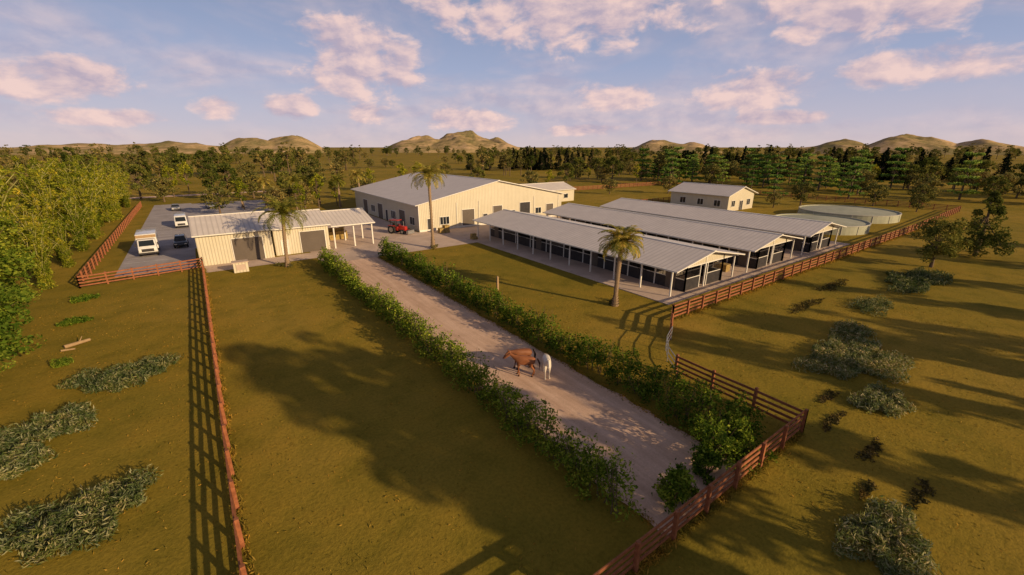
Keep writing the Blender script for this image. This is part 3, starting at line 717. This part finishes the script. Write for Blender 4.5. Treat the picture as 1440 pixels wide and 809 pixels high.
# ------------------------------------------------------------ scrub patches and tufts
def patch(blobs, n, name='wild_grass_patch', mat='scrub', hgt=.62, ls=.26, asp=.17):
    s = QM(); C = []
    for (x, y, rx, ry, w) in blobs:
        k = int(n*w*1.6); a = rs.uniform(0, 6.28, k); r_ = rs.uniform(0, 1, k)**.6*(1+.25*np.sin(a*3+x)+.15*np.sin(a*7+y))
        p = np.stack([x+np.cos(a)*r_*rx, y+np.sin(a)*r_*ry], 1)
        cx = rs.uniform(-1, 1, (30, 2))*[rx, ry]*.98+[x, y]
        dd = np.sqrt(((p[:, None]-cx[None])**2).sum(2)).min(1)
        f = 1-dd/(.30*math.sqrt(rx*ry))+rs.uniform(-.5, .5, len(p)); keep = f > 0; p = p[keep]; f = np.clip(f[keep], 0, 1)
        hh = rs.uniform(.03, 1, len(p))*hgt*(.35+.65*f)
        C.append(np.column_stack([p, hh]))
    s.leaves(np.concatenate(C), ls, 0, asp, .45); s.obj(name, [M[mat]])
patch([(-6.2, 36.8, 2.9, 2.0, 1)], 7000); patch([(-8.9, 31.8, 2.0, 1.7, .7), (-10, 28.8, 1.4, 1.9, .5)], 7000)
patch([(-6.6, 22.3, 2.5, 1.9, 1)], 7500, ls=.25); patch([(-10.1, 41.6, .6, .5, 1)], 400, mat='hedge')
patch([(37.5, 8.6, 4.6, 2.8, 1), (32, 5.4, 2.2, 1.2, .35), (43, 10.5, 2.2, 1.3, .25)], 11000)
patch([(67, 11.6, 7, 2.6, 1)], 6500, ls=.36); patch([(52.5, 11.5, 3.8, 1.5, 1)], 2200); patch([(19.8, 2.0, 2.2, 1.4, 1)], 5000, ls=.25)
patch([(47, 15.5, 3.5, .6, 1), (57, 16.5, 4, .7, 1)], 500, 'low_brush', 'brush', .2, .25, .3)
patch([(27.4, 6.4, 1.6, .3, 1), (26, 4.2, 1.4, .35, 1), (24.2, 1.9, 1.4, .35, 1), (30, 7.6, 1.2, .3, 1), (22.6, 3.4, .9, .25, .6)], 420, 'low_brush', 'brush', .12, .16, .35)
patch([(-11.0, 52, 1.2, .8, 1), (-11.5, 60, 1.1, 1.1, 1)], 900, 'low_brush', 'hedge', .4, .22, .4)
N = 60000
p = np.column_stack([rs.uniform(-14, 60, N), rs.uniform(-1, 62, N), rs.uniform(.0, .05, N)])
f = np.sin(p[:, 0]*.9+np.sin(p[:, 1]*.7)*2)*np.cos(p[:, 1]*.8+np.sin(p[:, 0]*.5)*2)+rs.uniform(-1, 1, N)
k = (f > .1) & ~((p[:, 0] > 13.1) & (p[:, 0] < 19.3)) & ~((p[:, 0] > 36) & (p[:, 1] > 23.4)) & ~((p[:, 0] > 12) & (p[:, 1] > 60))
s = QM(); s.leaves(p[k], .13, 0, .3, .5)
e = np.concatenate([np.column_stack([rs.normal(12.95, .16, 5000), rs.uniform(7, 60, 5000), rs.uniform(.0, .08, 5000)]), np.column_stack([rs.normal(19.5, .16, 5000), rs.uniform(7, 60, 5000), rs.uniform(.0, .08, 5000)])])
s.leaves(e, .14, 0, .3, .5)
for fx, fy0, fy1 in ((-1.05, 7, 67),):      # rank grass left under the fence line
    s.leaves(np.column_stack([rs.normal(fx, .14, 6000), rs.uniform(fy0, fy1, 6000), rs.uniform(0, .14, 6000)]), .2, 0, .22, .7)
s.leaves(np.column_stack([rs.uniform(4, 24.7, 3500), rs.normal(7, .14, 3500), rs.uniform(0, .14, 3500)]), .2, 0, .22, .7)
s.leaves(np.column_stack([rs.uniform(33, 110, 7000), rs.normal(20.9, .16, 7000), rs.uniform(0, .16, 7000)]), .24, 0, .22, .7)
s.obj('pasture_tufts', [M['tuft']])
s = QM(); s.cone((-10.6, 45.2, .14), (-9.2, 45.9, .16), .15, .11, 10, 0, True); s.cone((-9.8, 45.6, .2), (-9.6, 45.9, .55), .05, .02, 6); s.cone((-10.7, 44.6, .09), (-9.9, 44.5, .08), .08, .06, 8, 0, True)
s.obj('fallen_log', [M['timber_pale']])

# ------------------------------------------------------------ hills
def hill(az, D, peaks, depth=300, name='hill'):
    a = R(az); c = Vector((D*math.sin(a), D*math.cos(a), 0)); rt = Vector((math.cos(a), -math.sin(a), 0)); fw = Vector((math.sin(a), math.cos(a), 0))
    nx, ny = 220, 70; W = max(abs(p[0])+p[1]*1.5 for p in peaks)*math.pi/180*D
    V = []; F = []
    for j in range(ny+1):
        for i in range(nx+1):
            u = (i/nx*2-1)*W; v = (j/ny*2-1)*depth; z = 0
            q = Vector((u/90+az, v/90, 1.3)); du = 38*mn.noise(q*1.1); dv = 38*mn.noise(q*1.1+Vector((7, 3, 1)))
            for o_, hw, hh in peaks:
                rr = math.hypot((u+du-R(o_)*D)/(R(hw)*D), (v+dv)/(depth*.8))
                z = max(z, hh*(1-rr)**.9) if rr < 1 else z
            rg = mn.ridged_multi_fractal(q*.9, 1.1, 2.1, 5, 1.0, 2.0)
            z = z*(.70+.19*rg)-1.5
            V.append(tuple(c+rt*u+fw*v+Vector((0, 0, z))))
    for j in range(ny):
        for i in range(nx):
            q = j*(nx+1)+i; F.append((q, q+1, q+nx+2, q+nx+1))
    me = bpy.data.meshes.new(name); me.from_pydata(V, [], F); me.materials.append(M['hill'])
    for p_ in me.polygons: p_.use_smooth = True
    place(me, name)
hill(7.6, 1500, [(-1.5, 4.5, 50), (2.0, 4.0, 58), (-9, 10, 34), (-16, 10, 30)])
hill(28.5, 1500, [(1, 6.5, 74), (-3.8, 5, 58), (5.2, 5, 50)])
hill(54, 1500, [(0, 4.5, 44), (3, 4.0, 34)]); hill(75.5, 1500, [(1.2, 5.5, 50), (-3.5, 5, 40), (6, 5, 36)])

# ------------------------------------------------------------ world
SUN_EL = 18.0; TO = Vector((.37, -.93, 0)).normalized()
w = bpy.data.worlds.new('World'); scene.world = w; w.use_nodes = True; nt = w.node_tree
w.cycles.sampling_method = 'NONE'
bg = nt.nodes['Background']; bg.inputs[1].default_value = 0.1
sky = nt.nodes.new('ShaderNodeTexSky'); sky.sky_type = 'NISHITA'; sky.sun_disc = False
sky.sun_elevation = R(SUN_EL); sky.sun_rotation = math.atan2(TO.x, TO.y) % (2*math.pi); sky.air_density = 1.0; sky.dust_density = 1.0
tc = nt.nodes.new('ShaderNodeTexCoord'); sx = nt.nodes.new('ShaderNodeSeparateXYZ'); nt.links.new(tc.outputs['Generated'], sx.inputs[0])
def mt(op, a, b_=None, c=None, clamp=False):
    n = nt.nodes.new('ShaderNodeMath'); n.operation = op; n.use_clamp = clamp
    for i, v in enumerate((a, b_, c)):
        if v is None: continue
        if isinstance(v, (int, float)): n.inputs[i].default_value = v
        else: nt.links.new(v, n.inputs[i])
    return n.outputs[0]
az = mt('MULTIPLY', mt('ARCTAN2', sx.outputs[0], sx.outputs[1]), 57.2958)
el = mt('MULTIPLY', mt('ARCSINE', sx.outputs[2]), 57.2958)
def vec(ax, ex, oa, oe):
    c = nt.nodes.new('ShaderNodeCombineXYZ'); nt.links.new(mt('MULTIPLY_ADD', az, ax, oa), c.inputs[0]); nt.links.new(mt('MULTIPLY_ADD', el, ex, oe), c.inputs[1]); return c.outputs[0]
n1 = noise(nt, 1.0, 7, .58, vec(.20, .36, 0, 0), .2)
n2 = noise(nt, 1.0, 5, .58, vec(.20, .36, .16, .26), .2)
nlow = noise(nt, 1.0, 4, .6, vec(.045, .13, 3, 5), .6)
blobs = [(-8, 5.6, 6.5, 2.4), (18.0, 9.2, 9, 5.2), (18.6, 3.8, 2.8, 1.5), (10.4, 4.3, 3.6, 1.6), (30.9, 3.3, 7, 1.7), (48.3, 5.9, 5.8, 2.0), (62, 6.0, 7.4, 2.5), (66, 2.9, 4.8, 1.0),
         (42, 15, 19, 5), (70, 13, 11, 4.4), (77, 7, 7.5, 2.0), (-5.5, 2.7, 5.4, 1.0), (3.6, 3.9, 2.8, 1.5), (45, 2.0, 6, .9), (-45, 9, 16, 3), (115, 10, 14, 4)]
tot = None
for a, e, ww, hh in blobs:
    q = mt('ADD', mt('POWER', mt('MULTIPLY', mt('SUBTRACT', az, a), 1/ww), 2), mt('POWER', mt('MULTIPLY', mt('SUBTRACT', el, e), 1/hh), 2))
    v = mt('SUBTRACT', 1, q); tot = v if tot is None else mt('MAXIMUM', tot, v)
tot = mt('MAXIMUM', tot, -1.2)
dens = mt('ADD', mt('MULTIPLY_ADD', tot, 1.0, -.02), mt('MULTIPLY', mt('SUBTRACT', n1, .5), 3.3))
al = nt.nodes.new('ShaderNodeMapRange'); al.interpolation_type = 'SMOOTHSTEP'; al.inputs[1].default_value = 0; al.inputs[2].default_value = .8; nt.links.new(dens, al.inputs[0])
wisp = nt.nodes.new('ShaderNodeMapRange'); wisp.interpolation_type = 'SMOOTHSTEP'; wisp.inputs[1].default_value = .40; wisp.inputs[2].default_value = .72; wisp.inputs[4].default_value = .5; nt.links.new(nlow, wisp.inputs[0])
alpha = mt('MULTIPLY', mt('MAXIMUM', mt('MULTIPLY', al.outputs[0], .85), wisp.outputs[0]), mt('MULTIPLY_ADD', el, .8, 0.2, True))
lit = mt('MULTIPLY_ADD', mt('SUBTRACT', n1, n2), 3.6, .5, True)
ccol = mixc(nt, lit, (4.9, 4.0, 4.9), (9.3, 6.6, 5.9))
grad = ramp(nt, mt('MULTIPLY', el, 1/40, None, True), [(0.0, (.70, .58, .60)), (.06, (.54, .50, .62)), (.22, (.35, .40, .59)), (.5, (.17, .24, .41)), (1, (.045, .06, .10))])
gr10 = mixc(nt, 1.0, grad, (10., 10., 10.), 'MULTIPLY')
base = mixc(nt, .88, sky.outputs[0], gr10)
nt.links.new(mixc(nt, alpha, base, ccol), bg.inputs[0])

L = bpy.data.lights.new('sun', 'SUN'); L.energy = 5.0; L.angle = R(.6); L.color = (1, .73, .42)
lo = bpy.data.objects.new('sun', L); scene.collection.objects.link(lo)
d = Vector((TO.x*math.cos(R(SUN_EL)), TO.y*math.cos(R(SUN_EL)), math.sin(R(SUN_EL))))
lo.rotation_euler = d.to_track_quat('Z', 'Y').to_euler(); lo.location = (0, 0, 60)

cam = bpy.data.cameras.new('camera'); co = bpy.data.objects.new('camera', cam); scene.collection.objects.link(co)
co.location = (0, 0, 15); co.rotation_euler = (R(90-18.08), 0, R(-35.7)); cam.sensor_width = 36; cam.lens = 15.125
cam.clip_start = .1; cam.clip_end = 40000; scene.camera = co
